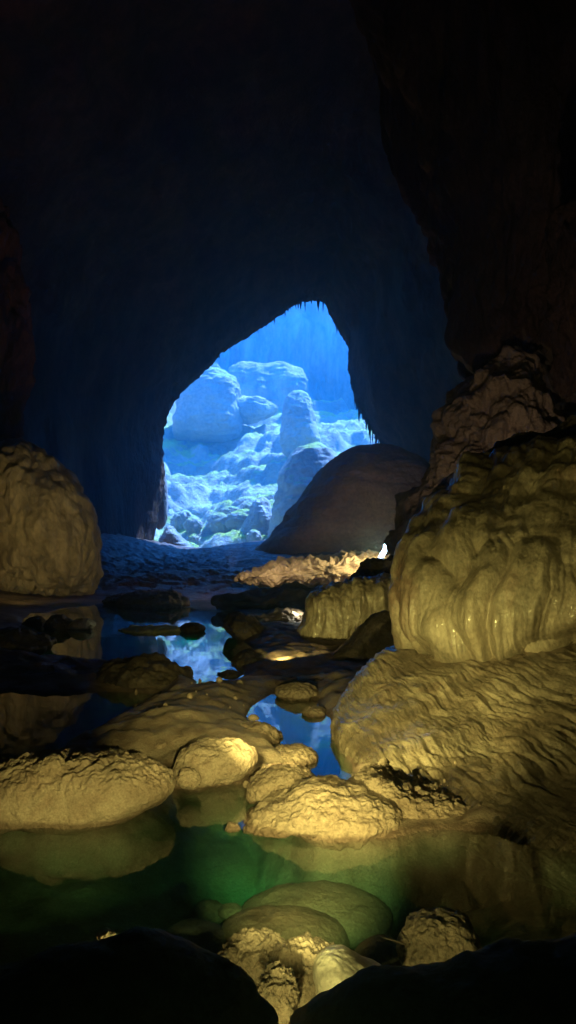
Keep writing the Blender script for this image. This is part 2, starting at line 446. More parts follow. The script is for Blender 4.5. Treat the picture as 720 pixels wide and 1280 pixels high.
# banks away from the picture rise to the walls
H += smooth(14, 34, np.abs(XX + 1)) * 4 * (YY > 10) * smooth(10, 30, YY)
H[:, 0] = -3; H[:, -1] = -3; H[0, :] = -.6; 
ground = mesh_obj('ground', np.stack([XX, YY, H], -1), grid_faces(ny, nx, flip=True), M['mud'])
ground.data.materials.append(M['wet']); ground.data.materials.append(M['sand'])
ground.data.polygons.foreach_set('material_index', (np.repeat((Yv[:-1] > 47).astype(np.int32), nx - 1) + 2 * (YY[:-1, :-1] < 11).astype(np.int32).ravel()))
tag(ground, 'wet brown cave floor of mud and low rock shelves between pools', 'ground', kind='structure')
# floor behind the tripod
bk = inflate('ground_behind', [(-900, 1310), (300, 1300), (1500, 1310), (1500, 2600), (300, 2600), (-900, 2600)], 1.0, 0.02, M['mud'], 20, 4)
bpy.data.objects.remove(bk)

# ------------------------------------------------------------------ water
wm = bpy.data.materials.new('water'); wm.use_nodes = True; nt = wm.node_tree; nt.nodes.clear()
out = nt.nodes.new('ShaderNodeOutputMaterial'); mix = nt.nodes.new('ShaderNodeMixShader'); 
tr = nt.nodes.new('ShaderNodeBsdfTransparent'); tr.inputs[0].default_value = (.97, 1, .98, 1)
gl = nt.nodes.new('ShaderNodeBsdfGlossy'); gl.inputs['Roughness'].default_value = .012
geo = nt.nodes.new('ShaderNodeNewGeometry')
nz = nt.nodes.new('ShaderNodeTexNoise'); nz.inputs['Scale'].default_value = 2.2; nz.inputs['Detail'].default_value = 2
bp = nt.nodes.new('ShaderNodeBump'); bp.inputs['Strength'].default_value = .02; bp.inputs['Distance'].default_value = .05
L = nt.links
L.new(geo.outputs['Position'], nz.inputs['Vector']); L.new(nz.outputs['Fac'], bp.inputs['Height']); L.new(bp.outputs['Normal'], gl.inputs['Normal'])
def mth(op, a, b=None):
    n = nt.nodes.new('ShaderNodeMath'); n.operation = op
    L.new(a, n.inputs[0]) if not isinstance(a, float) else setattr(n.inputs[0], 'default_value', a)
    if b is not None: setattr(n.inputs[1], 'default_value', b)
    return n.outputs[0]
vd = nt.nodes.new('ShaderNodeVectorMath'); vd.operation = 'DOT_PRODUCT'
L.new(geo.outputs['Normal'], vd.inputs[0]); L.new(geo.outputs['Incoming'], vd.inputs[1])
om = nt.nodes.new('ShaderNodeMath'); om.operation = 'SUBTRACT'; om.inputs[0].default_value = 1; L.new(mth('ABSOLUTE', vd.outputs['Value']), om.inputs[1])
sch = mth('ADD', mth('MULTIPLY', mth('POWER', om.outputs[0], 5.0), .98), .02)
L.new(sch, mix.inputs[0]); L.new(tr.outputs[0], mix.inputs[1]); L.new(gl.outputs[0], mix.inputs[2]); L.new(mix.outputs[0], out.inputs['Surface'])
va = nt.nodes.new('ShaderNodeVolumeAbsorption'); va.inputs['Color'].default_value = (.0, .88, .45, 1); va.inputs['Density'].default_value = .8
L.new(va.outputs[0], out.inputs['Volume'])
WX = 30
Vw = [(-WX, .8, 0), (WX, .8, 0), (WX, 46, 0), (-WX, 46, 0), (-WX, .8, -2.2), (WX, .8, -2.2), (WX, 46, -2.2), (-WX, 46, -2.2)]
Fw = [(0, 1, 2, 3), (7, 6, 5, 4), (4, 5, 1, 0), (5, 6, 2, 1), (6, 7, 3, 2), (7, 4, 0, 3)]
water = mesh_obj('water', Vw, Fw, wm, smooth_=False)
tag(water, 'still clear water of the cave pools, emerald in the near basin', 'water', kind='structure')

# ------------------------------------------------------------------ large formations
# big mound on the left
big_left = inflate('flowstone_mound', [(-70, 600), (-30, 558), (20, 549), (52, 556), (82, 582), (105, 618), (121, 652), (127, 690), (124, 722), (108, 742), (60, 752), (0, 756), (-60, 758), (-110, 740), (-110, 660)],
        52, 5, M['mound'], 380, 110, both(lambda P: .5 * fbm(P / 3.5, 5, 41), lambda P: .30 * billow(P * np.array([1, 1, .5]) / 1.8, 3, 42), lambda P: 1.0 * np.maximum(0, 1 - np.abs(P[..., 2] - 1.0) / 2.6) * smooth(-15, -19, P[..., 0]) * (billow(P * np.array([1, 1, .15]) / .9, 2, 43) - .3)),
        power=.75, label='huge rounded ochre flowstone mound with fluted base at far pool edge', cat='flowstone mound')
# brown dome below the right edge of the opening
inflate('rock_dome', [(318, 700), (345, 664), (362, 640), (385, 608), (410, 584), (440, 567), (470, 562), (500, 566), (530, 580), (570, 620), (620, 680), (600, 720), (480, 722), (380, 716)],
        112, 16, M['dome'], 320, 100, both(lambda P: .7 * fbm(P / 9, 6, 51, .5), lambda P: .28 * billow(P * np.array([.6, .6, 2.6]) / 7, 4, 53)), power=.7, back=14,
        label='smooth brown rock dome rising below the right edge of the opening', cat='rock dome')
# outcrop in the middle distance on the right
inflate('rock_outcrop', [(486, 690), (500, 655), (520, 610), (545, 570), (560, 520), (578, 485), (605, 452), (640, 440), (672, 430), (700, 470), (760, 520), (860, 560), (860, 700), (700, 730), (560, 715), (500, 705)],
        30, 3.5, M['dome'], 360, 110, both(lambda P: .7 * fbm(P / 2.6, 5, 61), rel_lumps(1.9, .45, 7), lambda P: .16 * billow(P * np.array([1, 1, .35]) / .8, 3, 63)), power=.7, lean=.25,
        label='craggy brown rock outcrop climbing towards the wall behind the flowstone', cat='rock outcrop')
inflate('rock_outcrop', [(505, 668), (540, 628), (575, 590), (610, 575), (640, 540), (700, 520), (800, 500), (1000, 520), (1000, 740), (700, 740), (560, 720)],
        14, 1.2, M['mound'], 260, 80, both(lambda P: .28 * fbm(P / 1.2, 5, 71), rel_lumps(.5, .10, 3)), power=.7, lean=.3,
        label='low dark rubbly outcrop directly above the fluted flowstone', cat='rock outcrop')

# flowstone on the right: one mass, boss above, apron below
flow = empty('flowstone', at(600, 1000, 5.2) * np.array([1, 1, 0]))
tag(flow, 'great wet golden flowstone with fluted boss above a rippled apron', 'flowstone')
ap_rows = [
 [(470, 1010, 8.6), (425, 960, 7.4), (448, 985, 6.0), (500, 1015, 5.2), (567, 1050, 4.6), (640, 1090, 4.2), (720, 1120, 4.0), (860, 1150, 3.8), (1000, 1200, 3.6)],
 [(450, 925, 8.6), (416, 912, 7.5), (445, 955, 6.2), (500, 988, 5.45), (567, 1010, 4.98), (640, 1044, 4.48), (720, 1062, 4.28), (860, 1095, 3.95), (1000, 1140, 3.7)],
 [(452, 900, 8.8), (418, 890, 7.7), (450, 932, 6.35), (505, 964, 5.62), (570, 976, 5.25), (640, 1000, 4.85), (720, 1015, 4.6), (860, 1040, 4.2), (1000, 1060, 4.0)],
 [(465, 880, 9.2), (430, 868, 7.9), (470, 895, 6.8), (530, 922, 6.1), (600, 930, 5.75), (660, 940, 5.4), (730, 945, 5.2), (860, 950, 4.8), (1000, 960, 4.6)],
 [(478, 856, 9.6), (452, 843, 8.2), (490, 858, 7.35), (550, 872, 6.8), (610, 872, 6.5), (670, 873, 6.2), (740, 872, 6.0), (870, 872, 5.6), (1000, 870, 5.4)],
 [(500, 830, 10), (478, 812, 8.6), (512, 822, 7.9), (560, 830, 7.45), (620, 824, 7.15), (680, 816, 6.95), (750, 810, 6.75), (880, 800, 6.4), (1000, 790, 6.2)],
 [(540, 815, 11), (520, 790, 9.3), (545, 795, 8.8), (600, 795, 8.4), (650, 785, 8.2), (700, 775, 8.0), (770, 765, 7.8), (900, 750, 7.4), (1000, 740, 7.2)]]
def rel_apron(P, u, v):
    # rippled scales that flow down and to the left, overlapping like shallow terraces
    d = np.array([.62, .78]); a = P[..., 0] * .55 + P[..., 2] * 1.2 - .1 * P[..., 1]; b = P[..., 0] * .9 + P[..., 1] * .9
    wv = .35 * fbm(P / .5, 3, 81)
    q1 = np.stack([a * 10 + wv * 1.6, b * 3.0 + wv * 1.6, P[..., 1] * .5], -1)
    q2 = np.stack([a * 23 + wv * 2, b * 8 + wv * 3, P[..., 1] * 1.5], -1)
    sw = .55 + .6 * smooth(-.5, .5, fbm(P / .7, 2, 88))
    h = (.026 * billow(q1, 1, 82) + .009 * billow(q2, 2, 84)) * sw + .003 * fbm(P / .03, 3, 86)
    h += .06 * fbm(P / .8, 3, 85)
    lip = np.exp(-((u - .20) / .09) ** 2)
    h = h * (1 - .55 * lip) + lip * .022 * billow(np.stack([(P[..., 0] - P[..., 1]) * 9, P[..., 2] * 1.5, 0 * a], -1), 3, 87)
    return h * smooth(0, .03, v + .02)
loft('apron', ap_rows, 420, 560, M['apron'], rel_apron, flow)
bo_rows = [
 [(560, 850, 9.5), (500, 830, 8.5), (545, 846, 8.05), (600, 842, 7.75), (650, 836, 7.5), (700, 830, 7.3), (760, 824, 7.1), (880, 815, 6.7), (1000, 800, 6.5)],
 [(550, 810, 9.6), (496, 800, 8.35), (540, 826, 7.72), (595, 825, 7.38), (650, 817, 7.15), (706, 810, 7.0), (768, 803, 6.8), (890, 795, 6.4), (1010, 790, 6.2)],
 [(550, 780, 9.6), (490, 770, 8.25), (532, 785, 7.6), (588, 780, 7.2), (648, 772, 6.95), (708, 768, 6.82), (770, 760, 6.6), (890, 750, 6.2), (1010, 740, 6.0)],
 [(550, 740, 9.7), (487, 730, 8.35), (528, 730, 7.7), (582, 722, 7.32), (642, 715, 7.1), (708, 712, 6.95), (775, 706, 6.75), (900, 700, 6.3), (1020, 690, 6.1)],
 [(560, 705, 10), (500, 692, 8.65), (538, 682, 8.0), (590, 670, 7.7), (648, 662, 7.5), (712, 658, 7.35), (780, 655, 7.1), (910, 650, 6.7), (1030, 640, 6.5)],
 [(575, 680, 10.6), (520, 662, 9.1), (554, 645, 8.6), (604, 630, 8.3), (660, 620, 8.1), (722, 615, 7.95), (792, 612, 7.7), (920, 605, 7.3), (1040, 600, 7.1)],
 [(590, 655, 11.5), (545, 626, 9.7), (580, 604, 9.2), (628, 588, 8.9), (682, 577, 8.7), (740, 570, 8.5), (806, 565, 8.3), (930, 570, 8.3), (1050, 560, 8)],
 [(600, 640, 13.5), (580, 600, 11.2), (620, 572, 10.7), (665, 556, 10.4), (715, 545, 10.2), (770, 535, 10), (830, 550, 11), (950, 540, 10.5), (1070, 530, 10)],
 [(620, 690, 15), (610, 680, 14.5), (650, 660, 14.2), (700, 650, 14), (740, 640, 14), (790, 630, 13.6), (850, 620, 13), (960, 610, 12.5), (1080, 600, 12)]]
def rel_boss(P, u, v):
    wv = fbm(P / 1.1, 3, 91)
    q = np.stack([P[..., 0] * 2.1 - P[..., 1] * 1.0 + wv * .35, P[..., 2] * .75 + wv * .3, P[..., 1] * .2], -1)
    h = .15 * billow(q, 1, 92) + .022 * billow(q * np.array([3.1, 1.3, 1]), 2, 93)
    h += .10 * fbm(P / .9, 3, 94) + .006 * fbm(P / .09, 3, 95)
    left = smooth(.33, .12, v)
    h += left * .02 * billow(np.stack([P[..., 0] * 14 - P[..., 1] * 8, P[..., 2] * 1.2, 0 * wv], -1), 2, 96)
    up = smooth(.5, .75, u)
    h += up * .07 * billow(P * np.array([1.5, 1.5, 1.9]), 2, 97)
    return h
loft('boss', bo_rows, 400, 480, M['flow'], rel_boss, flow)

# draped ledge left of the boss
led = inflate('draped_ledge', [(372, 806), (380, 770), (384, 745), (402, 733), (430, 727), (462, 722), (494, 716), (520, 720), (530, 760), (505, 790), (482, 760), (462, 772), (448, 790), (430, 808), (410, 824), (388, 820)],
        17, .8, M['flow'], 320, 80, lambda P: .09 * billow(P * np.array([2.9, 1.3, .6]), 3, 101) + .08 * fbm(P / .6, 4, 102), power=.6, back=2.4,
        label='golden draped flowstone ledge jutting left from the fluted boss', cat='flowstone')
inflate('dark_rock_or_shade', [(440, 730), (446, 712), (455, 702), (470, 698), (484, 699), (500, 690), (512, 672), (530, 660), (560, 700), (540, 740), (470, 742)],
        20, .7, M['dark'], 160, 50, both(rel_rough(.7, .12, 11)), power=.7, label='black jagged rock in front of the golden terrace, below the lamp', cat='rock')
inflate('dark_rock_or_shade', [(400, 846), (406, 830), (425, 812), (446, 790), (470, 768), (490, 770), (520, 810), (510, 846), (440, 852)],  # dark body put in for the shadow in the hollow below the ledge
        13.2, .5, M['dark'], 160, 50, rel_rough(.5, .05, 13), power=.8, back=1.2, label='black filler painted as the shadow under the draped ledge', cat='rock')

# golden rimstone terrace and the lamp
inflate('rimstone_terrace', [(296, 722), (330, 708), (372, 699), (410, 695), (445, 692), (480, 694), (500, 704), (480, 722), (440, 730), (395, 732), (320, 730)],
        54, 4.5, M['gold'], 300, 90, both(lambda P: .32 * billow(P * np.array([.8, .5, 1.2]), 3, 111), rel_lumps(1.3, .28, 4)), power=.55,
        label='golden rimstone terrace lit by the lamp below the brown dome', cat='rimstone')
lamp = empty('lamp', at(479, 698, 46)); tag(lamp, 'small slanting white lamp glowing between the dark rock and brown dome', 'lamp')
em = bpy.data.materials.new('lamp_glow'); em.use_nodes = True
eb = em.node_tree.nodes['Principled BSDF']; eb.inputs['Emission Color'].default_value = (1, .83, .5, 1); eb.inputs['Emission Strength'].default_value = 9; eb.inputs['Base Color'].default_value = (.8, .75, .6, 1)
inflate('glowing_tube', [(472.5, 698), (476, 691), (479, 686), (480, 681), (484, 679), (487.5, 680), (485, 685), (482.5, 691), (478, 697)], 46, .18, em, 60, 16, None, parent=lamp)
inflate('lamp_foot', [(470, 700), (473, 697.5), (478, 697), (481, 699), (480, 702), (471, 702)], 46, .25, M['dark'], 30, 10, None, parent=lamp)

def point(name, p, e, col, r=.08, spot=None, target=None, blend=.6):
    d = bpy.data.lights.new(name, 'SPOT' if spot else 'POINT'); d.energy = e; d.color = col; d.shadow_soft_size = r
    if spot: d.spot_size = R(spot); d.spot_blend = blend
    o = bpy.data.objects.new(name, d); COL.objects.link(o); o.location = [float(v) for v in p]
    if target is not None:
        o.rotation_euler = (Vector([float(v) for v in p]) - Vector([float(v) for v in target])).to_track_quat('Z', 'Y').to_euler()
    return o
W1, W2 = (1, .57, .035), (1, .53, .05)
point('lamp_light', at(474, 692, 47.5), 560, (1, .54, .09), .2)
point('hidden_lamp', at(371, 763, 23.2), 6, (1, .62, .2), .05)
point('hidden_lamp', at(236, 780.6, 23.2), 14, (1, .80, .25), .04)
# party torches, low between the rocks and by hand, plus added fill spots
point('ground_torch_or_fill', (-.10, 1.42, .42), 27, W1, .03)
for tx, ty, td, e, a_ in ((90, 970, 4.8, 120, 26), (340, 945, 5.5, 66, 24), (515, 905, 6.0, 300, 27)):
    point('ground_torch_or_fill', (-.2, 1.52, .52), e, W1, .03, a_, at(tx, ty, td), .9)
point('ground_torch_or_fill', (-.35, 5.05, .55), 95, W1, .04, 130, at(540, 730, 8), .8)
point('hand_torch', (.02, .8, 1.28), 480, W1, .03, 21, at(375, 1065, 4.2), 1)
point('hand_torch', (.02, .8, 1.30), 380, W1, .03, 17, at(235, 885, 8.4), 1)
point('hand_torch', (.1, .8, 1.35), 130, W1, .03, 34, at(640, 630, 9), 1)
point('ground_torch_or_fill', at(345, 820, 12.5), 130, W1, .03, 80, at(425, 775, 17), 1)  # fill spot added to brighten the draped ledge
point('torch_or_fill', (-13, 36, .9), 800, W2, .08, 70, at(40, 650, 50), .9)
point('torch_or_fill', (-2, 42, 3.0), 1500, (1, .52, .12), .1, 80, at(290, 715, 58), 1)  # added warm fill that browns the floor before the opening
point('torch_or_fill', (-3, 40, 2), 5200, (1, .42, .22), .1, 84, (-8, 84, 66), 1)  # added red-brown fill that offsets the blue on the vault
point('torch_or_fill', (5, 62, 3.4), 2600, (1, .46, .07), .1, 44, at(470, 640, 100), 1)
point('torch_or_fill', (4.2, 15, 1.2), 520, (1, .56, .20), .08, 90, at(625, 400, 30), 1)
# ------------------------------------------------------------------ rocks by the pools
def rock(name, pts, D, depth, label, mat='rock', relief=None, n=140, m=44, power=.8, back=None, lean=0, group=None, cat='rock'):
    w_ = (max(p[0] for p in pts) - min(p[0] for p in pts)) / F * D
    if relief is None: relief = both(rel_rough(w_ * .33, w_ * .045, len(label)), rel_lumps(w_ * .22, w_ * .03, len(label) % 9))
    return inflate(name, pts, D, depth, M[mat], n, m, relief, power, back, lean, label=label, cat=cat, group=group)

# middle ground
rock('boulder', [(-60, 985), (-20, 966), (20, 950), (50, 944), (95, 946), (140, 947), (180, 954), (206, 966), (219, 980), (206, 998), (170, 1018), (120, 1036), (60, 1036), (0, 1030), (-60, 1040)], 5.0, .34,
     'broad sandy boulder in water with black rubble along its crest', 'sand', both(rel_rough(.35, .022, 5), lambda P: smooth(.17, .30, P[..., 2]) * rel_lumps(.10, .035, 2)(P)), 360, 110, .7, back=.5)
rock('stone', [(38, 972), (44, 955), (56, 946), (70, 944), (80, 952), (84, 968), (74, 982), (52, 984)], 4.85, .10, 'squarish yellow stone perched on the crest of the broad sandy boulder', 'rock')
rock('boulder', [(208, 978), (216, 955), (226, 938), (246, 927), (275, 926), (300, 930), (318, 944), (314, 962), (300, 974), (270, 986), (238, 988), (218, 984)], 5.75, .26,
     'lumpy golden boulder with a small round lobe at its foot', 'sand', both(rel_rough(.3, .03, 6), rel_lumps(.22, .02, 4)), 240, 70)
rock('stone', [(221, 975), (226, 963), (238, 960), (248, 966), (251, 978), (244, 986), (228, 984)], 5.35, .07, 'small round stone at the foot of the lumpy golden boulder', 'sand')
rock('flat_rock', [(262, 920), (278, 911), (300, 908), (330, 907), (346, 914), (353, 922), (335, 930), (300, 932), (275, 930)], 7.3, .5, 'flat pointed rock ending in the middle blue pool', 'sand', power=.9)
rock('rock', [(308, 990), (316, 972), (335, 960), (360, 955), (380, 960), (392, 975), (380, 992), (358, 1002), (330, 1004), (312, 998)], 5.25, .22, 'wedge of golden rock at the front shore of the middle blue pool', 'rock', n=220, m=64)
rock('rock', [(303, 1037), (322, 1014), (346, 1000), (376, 984), (405, 978), (440, 984), (470, 998), (500, 1010), (505, 1030), (480, 1050), (430, 1054), (385, 1046), (356, 1034)], 4.75, .30,
     'large rough golden slab rock on the shore before the emerald pool', 'rock', both(rel_rough(.25, .03, 8), rel_lumps(.14, .016, 5)), 300, 90, back=.45)
rock('rock_shelf', [(430, 1000), (445, 975), (470, 968), (520, 990), (575, 1002), (640, 1034), (650, 1050), (600, 1048), (540, 1050), (480, 1046)], 5.0, .22,
     'low shelf of layered rubble under the lip of the rippled apron', 'rock', both(rel_lumps(.11, .035, 6), rel_rough(.12, .015, 3)), 320, 90, back=.6)
rock('stone', [(281, 1037), (284, 1031), (289, 1028), (296, 1030), (301, 1036), (295, 1040), (285, 1040)], 4.68, .03, 'tiny pale stone poking out of the emerald pool alone', 'sand')
rock('stone', [(137, 916), (142, 907), (152, 904), (162, 908), (164, 918), (150, 921)], 7.5, .12, 'small sandy stone at the left tip of the sandbank', 'sand')
rock('stone', [(187, 941), (190, 930), (200, 925), (209, 928), (208, 940), (198, 946)], 6.6, .12, 'small pale triangular stone below the sandbank', 'sand')
rock('stone', [(278, 868), (281, 861), (287, 862), (291, 868), (288, 876), (280, 875)], 9.7, .06, 'little bright cube-shaped stone standing on the sandbank', 'pale')
rock('stone', [(292, 873), (298, 868), (308, 869), (312, 876), (302, 881), (294, 880)], 9.4, .1, 'low grey stone beside the bright stone on the sandbank', 'rock')
rock('flat_rock', [(345, 868), (352, 858), (370, 853), (390, 857), (397, 867), (386, 876), (362, 878)], 9.8, .35, 'dark flat round rock at the head of the middle blue pool', 'sand')
rock('flat_rock', [(377, 890), (384, 884), (396, 883), (407, 888), (406, 893), (394, 896), (382, 895)], 8.6, .22, 'small thin orange islet in the middle blue pool', 'sand')
rock('flat_rock', [(330, 950), (345, 938), (366, 934), (388, 938), (398, 948), (380, 956), (350, 960)], 6.5, .3, 'dark humped rock at the lower end of the middle blue pool', 'rock')
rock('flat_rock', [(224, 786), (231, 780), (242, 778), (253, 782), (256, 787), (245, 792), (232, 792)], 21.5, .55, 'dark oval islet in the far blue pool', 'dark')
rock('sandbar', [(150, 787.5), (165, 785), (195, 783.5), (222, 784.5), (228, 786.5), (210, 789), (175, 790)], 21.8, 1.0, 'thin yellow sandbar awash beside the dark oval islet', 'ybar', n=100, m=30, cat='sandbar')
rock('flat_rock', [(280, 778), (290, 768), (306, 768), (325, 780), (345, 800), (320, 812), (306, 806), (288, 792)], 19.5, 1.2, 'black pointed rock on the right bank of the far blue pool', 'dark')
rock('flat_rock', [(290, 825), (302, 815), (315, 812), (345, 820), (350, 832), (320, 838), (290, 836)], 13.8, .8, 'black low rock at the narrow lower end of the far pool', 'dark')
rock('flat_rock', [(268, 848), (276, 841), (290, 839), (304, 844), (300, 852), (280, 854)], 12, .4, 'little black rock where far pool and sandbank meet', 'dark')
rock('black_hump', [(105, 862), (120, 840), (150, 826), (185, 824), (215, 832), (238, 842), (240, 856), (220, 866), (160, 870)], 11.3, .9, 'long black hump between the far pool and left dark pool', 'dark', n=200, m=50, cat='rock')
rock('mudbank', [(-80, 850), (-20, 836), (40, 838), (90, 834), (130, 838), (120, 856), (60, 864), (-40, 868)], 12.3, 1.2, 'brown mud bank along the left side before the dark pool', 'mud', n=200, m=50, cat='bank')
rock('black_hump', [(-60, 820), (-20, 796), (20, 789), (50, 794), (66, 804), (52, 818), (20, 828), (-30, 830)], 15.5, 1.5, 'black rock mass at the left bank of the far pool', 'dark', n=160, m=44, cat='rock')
rock('stone', [(86, 784), (90, 777), (100, 773), (111, 774), (119, 780), (112, 787), (96, 789)], 22.3, .45, 'pale oval stone in shallow water below the huge mound', 'sand')
rock('stone', [(56, 784), (60, 774), (72, 768), (86, 772), (96, 782), (86, 790), (66, 790)], 22.6, .5, 'darker stone touching the pale oval stone', 'mud')
rock('stone', [(28, 782), (36, 773), (48, 770), (57, 776), (54, 786), (38, 788)], 23, .5, 'brown stone at the far left of the far pool stones', 'mud')
rock('flat_rock', [(146, 756), (160, 744), (190, 739), (222, 742), (236, 752), (226, 760), (180, 762)], 39, 2.6, 'wide low brown rock along the far end of the pool', 'mud', n=160, m=44)
rock('flat_rock', [(130, 752), (142, 744), (160, 742), (172, 746), (170, 754), (148, 757)], 42, 1.6, 'small brown rock between the huge mound and wide low rock', 'mud')
rock('rock_bank', [(284, 790), (300, 776), (330, 768), (352, 762), (370, 762), (384, 768), (386, 786), (372, 802), (330, 806), (296, 800)], 24, 1.6, 'brown rock bank with a brightly lamplit top', 'sand', n=200, m=60)
rock('rock_bank', [(270, 750), (320, 740), (380, 736), (440, 742), (450, 760), (380, 764), (300, 762)], 34, 3, 'low dark bank running below the golden terrace', 'mud', n=160, m=44)
rock('rock', [(318, 858), (350, 852), (385, 848), (408, 852), (414, 872), (400, 880), (360, 860), (330, 866)], 10.6, .5, 'brown flat shelf between sandbank and draped ledge', 'mud')

# foreground
rock('round_boulder', [(497, 1196), (500, 1168), (512, 1150), (534, 1139), (558, 1140), (582, 1151), (598, 1170), (604, 1194), (590, 1216), (550, 1222), (514, 1216)], 3.0, .17,
     'round nodular boulder standing alone in the emerald pool', 'knob', both(rel_knobs(.035, .015, 2), rel_rough(.12, .012, 2)), 260, 90, 1, cat='boulder')
rock('rock', [(272, 1196), (284, 1176), (310, 1165), (338, 1164), (352, 1180), (346, 1204), (330, 1222), (300, 1226), (280, 1214)], 2.95, .12, 'grey crusted rock at the left of the near cluster', 'knob', both(rel_knobs(.04, .018, 6), rel_rough(.09, .02, 4)), 220, 70)
rock('rock', [(340, 1190), (362, 1174), (388, 1172), (410, 1184), (440, 1200), (440, 1235), (420, 1262), (380, 1275), (345, 1262), (332, 1225)], 2.72, .15, 'knobbly olive rock in the middle of the near cluster', 'knob', both(rel_knobs(.045, .02, 3), rel_rough(.10, .022, 5)), 260, 80)
rock('rock', [(392, 1206), (410, 1190), (432, 1192), (458, 1206), (482, 1218), (478, 1236), (450, 1250), (415, 1254), (394, 1240)], 2.62, .13, 'smooth white rock, brightest stone of the near cluster', 'pale', rel_rough(.12, .006, 3), 180, 60)
rock('rock', [(322, 1250), (324, 1228), (336, 1213), (352, 1210), (366, 1222), (372, 1244), (364, 1268), (342, 1276)], 2.45, .10, 'small cauliflower-textured rock at the bottom of the near cluster', 'knob', both(rel_knobs(.022, .012, 4), rel_rough(.06, .012, 6)), 200, 70)
rock('stone', [(121, 1170), (126, 1163), (134, 1161), (142, 1165), (146, 1171), (138, 1176), (126, 1176)], 1.75, .018, 'small pale stone on the black ledge', 'knob')
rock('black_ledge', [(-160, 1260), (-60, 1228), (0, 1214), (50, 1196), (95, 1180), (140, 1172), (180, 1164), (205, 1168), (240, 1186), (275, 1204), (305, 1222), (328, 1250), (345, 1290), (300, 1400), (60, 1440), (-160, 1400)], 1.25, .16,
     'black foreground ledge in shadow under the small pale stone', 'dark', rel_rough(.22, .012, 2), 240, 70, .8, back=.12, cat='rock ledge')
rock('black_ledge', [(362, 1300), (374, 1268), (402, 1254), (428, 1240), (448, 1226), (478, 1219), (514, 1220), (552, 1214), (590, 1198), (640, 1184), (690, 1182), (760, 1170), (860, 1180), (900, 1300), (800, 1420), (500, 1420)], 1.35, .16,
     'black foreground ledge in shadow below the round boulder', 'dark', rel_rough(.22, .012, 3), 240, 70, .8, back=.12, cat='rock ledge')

# underwater stones
def under(pts, D, dep, label, k):
    rock('sunken_stone', pts, D, dep, label, 'sand', rel_rough(.3, .012, k), 160, 44, .8)
under([(196, 1182), (215, 1163), (250, 1156), (282, 1164), (292, 1180), (285, 1206), (250, 1216), (210, 1200)], 3.6, .16, 'flat sunken olive slab beside the grey crusted rock', 1)
under([(276, 1165), (300, 1146), (345, 1138), (395, 1146), (428, 1164), (430, 1192), (380, 1205), (300, 1200)], 3.64, .22, 'broad sunken stone behind the near rock cluster', 2)
under([(302, 1140), (330, 1122), (375, 1114), (430, 1116), (475, 1130), (492, 1150), (470, 1166), (400, 1160), (330, 1156)], 3.98, .28, 'large rounded sunken stone in the emerald basin', 3)
under([(238, 1142), (248, 1130), (266, 1127), (280, 1134), (282, 1146), (262, 1152), (244, 1150)], 4.1, .1, 'small sunken stone at the left edge of the emerald glow', 4)
under([(440, 1204), (452, 1182), (476, 1172), (500, 1178), (514, 1200), (506, 1226), (465, 1230)], 3.3, .12, 'low olive slab awash left of the round boulder', 6)
under([(272, 1140), (282, 1132), (298, 1133), (304, 1142), (292, 1148), (276, 1147)], 4.0, .06, 'smallest sunken stone between the two round ones', 5)

# a little twig caught on the round boulder
tw = mesh_obj('twig', np.zeros((1, 3)), [(0, 0, 0)], M['dark']) if False else None
def tube(path, r, mat, name, parent=None):
    P = catmull([at(*p) for p in path], 24); n = 7; th = np.linspace(0, 2 * np.pi, n, endpoint=False)
    T = np.gradient(P, axis=0); T /= np.linalg.norm(T, axis=1)[:, None]
    A = np.cross(T, [0, 0, 1.0]); A /= np.linalg.norm(A, axis=1)[:, None]; B = np.cross(T, A)
    rr = r * np.linspace(1, .35, 24)[:, None, None]
    G = P[:, None] + rr * (A[:, None] * np.cos(th)[None, :, None] + B[:, None] * np.sin(th)[None, :, None])
    o = mesh_obj(name, G, grid_faces(24, n, False, True), mat)
    return o
twig = tube([(505, 1180, 2.9), (494, 1176, 2.9), (482, 1173, 2.92), (472, 1168, 2.95)], .004, M['dark'], 'twig'); tag(twig, 'thin dark twig leaning on the round boulder', 'twig')

# loose stones on the shores
spots = [(330, 1003), (308, 992), (262, 968), (205, 1000), (318, 984), (472, 985), (486, 978), (500, 996), (525, 1004), (460, 962), (548, 1012), (170, 874), (215, 884), (240, 870), (205, 903), (262, 896),
         (300, 862), (330, 858), (250, 861), (60, 842), (90, 846), (155, 915), (180, 910), (25, 845)]
base = None
pr = random.Random(11)
for _ in range(28):                      # more on the sandbank and along the front shore
    spots.append((pr.uniform(150, 320), pr.uniform(866, 915)) if pr.random() < .6 else (pr.uniform(400, 600), pr.uniform(985, 1030)))
bpy.context.view_layer.update(); dg = bpy.context.evaluated_depsgraph_get()
for i, (x, y) in enumerate(spots):
    D = shore(y); sz = (random.uniform(.02, .045) if i < 24 else .008 + .03 * pr.random() ** 2) * (D / 6) ** .7
    p = at(x, y, D)
    if i >= 24:
        hit, hp, _n, _i, ho, _m = SC.ray_cast(dg, (float(p[0]), float(p[1]), .7), (0, 0, -1))
        if not hit or hp.z < .01 or hp.z > .45: continue
    if base is None:
        base = inflate('loose_stone', [(x - 8, y), (x - 4, y - 7), (x + 3, y - 8), (x + 8, y - 2), (x + 6, y + 5), (x - 5, y + 5)], D, .03, M['rock'], 30, 10, rel_rough(.03, .004, 1)); o = base
        bw = .1
    else:
        o = base.copy(); COL.objects.link(o)
    o.scale = [sz / .04 * random.uniform(.7, 1.3) for _ in range(3)]; o.rotation_euler = (0, 0, random.uniform(0, 6))
    p = at(x, y - 2, D); o.location = (float(p[0]), float(p[1]), max(float(p[2]) + .03, .01) if i < 24 else hp.z + sz * .1)
    tag(o, 'small loose ochre stone lying on the pool banks', 'stone', 'loose stones on the pool banks')

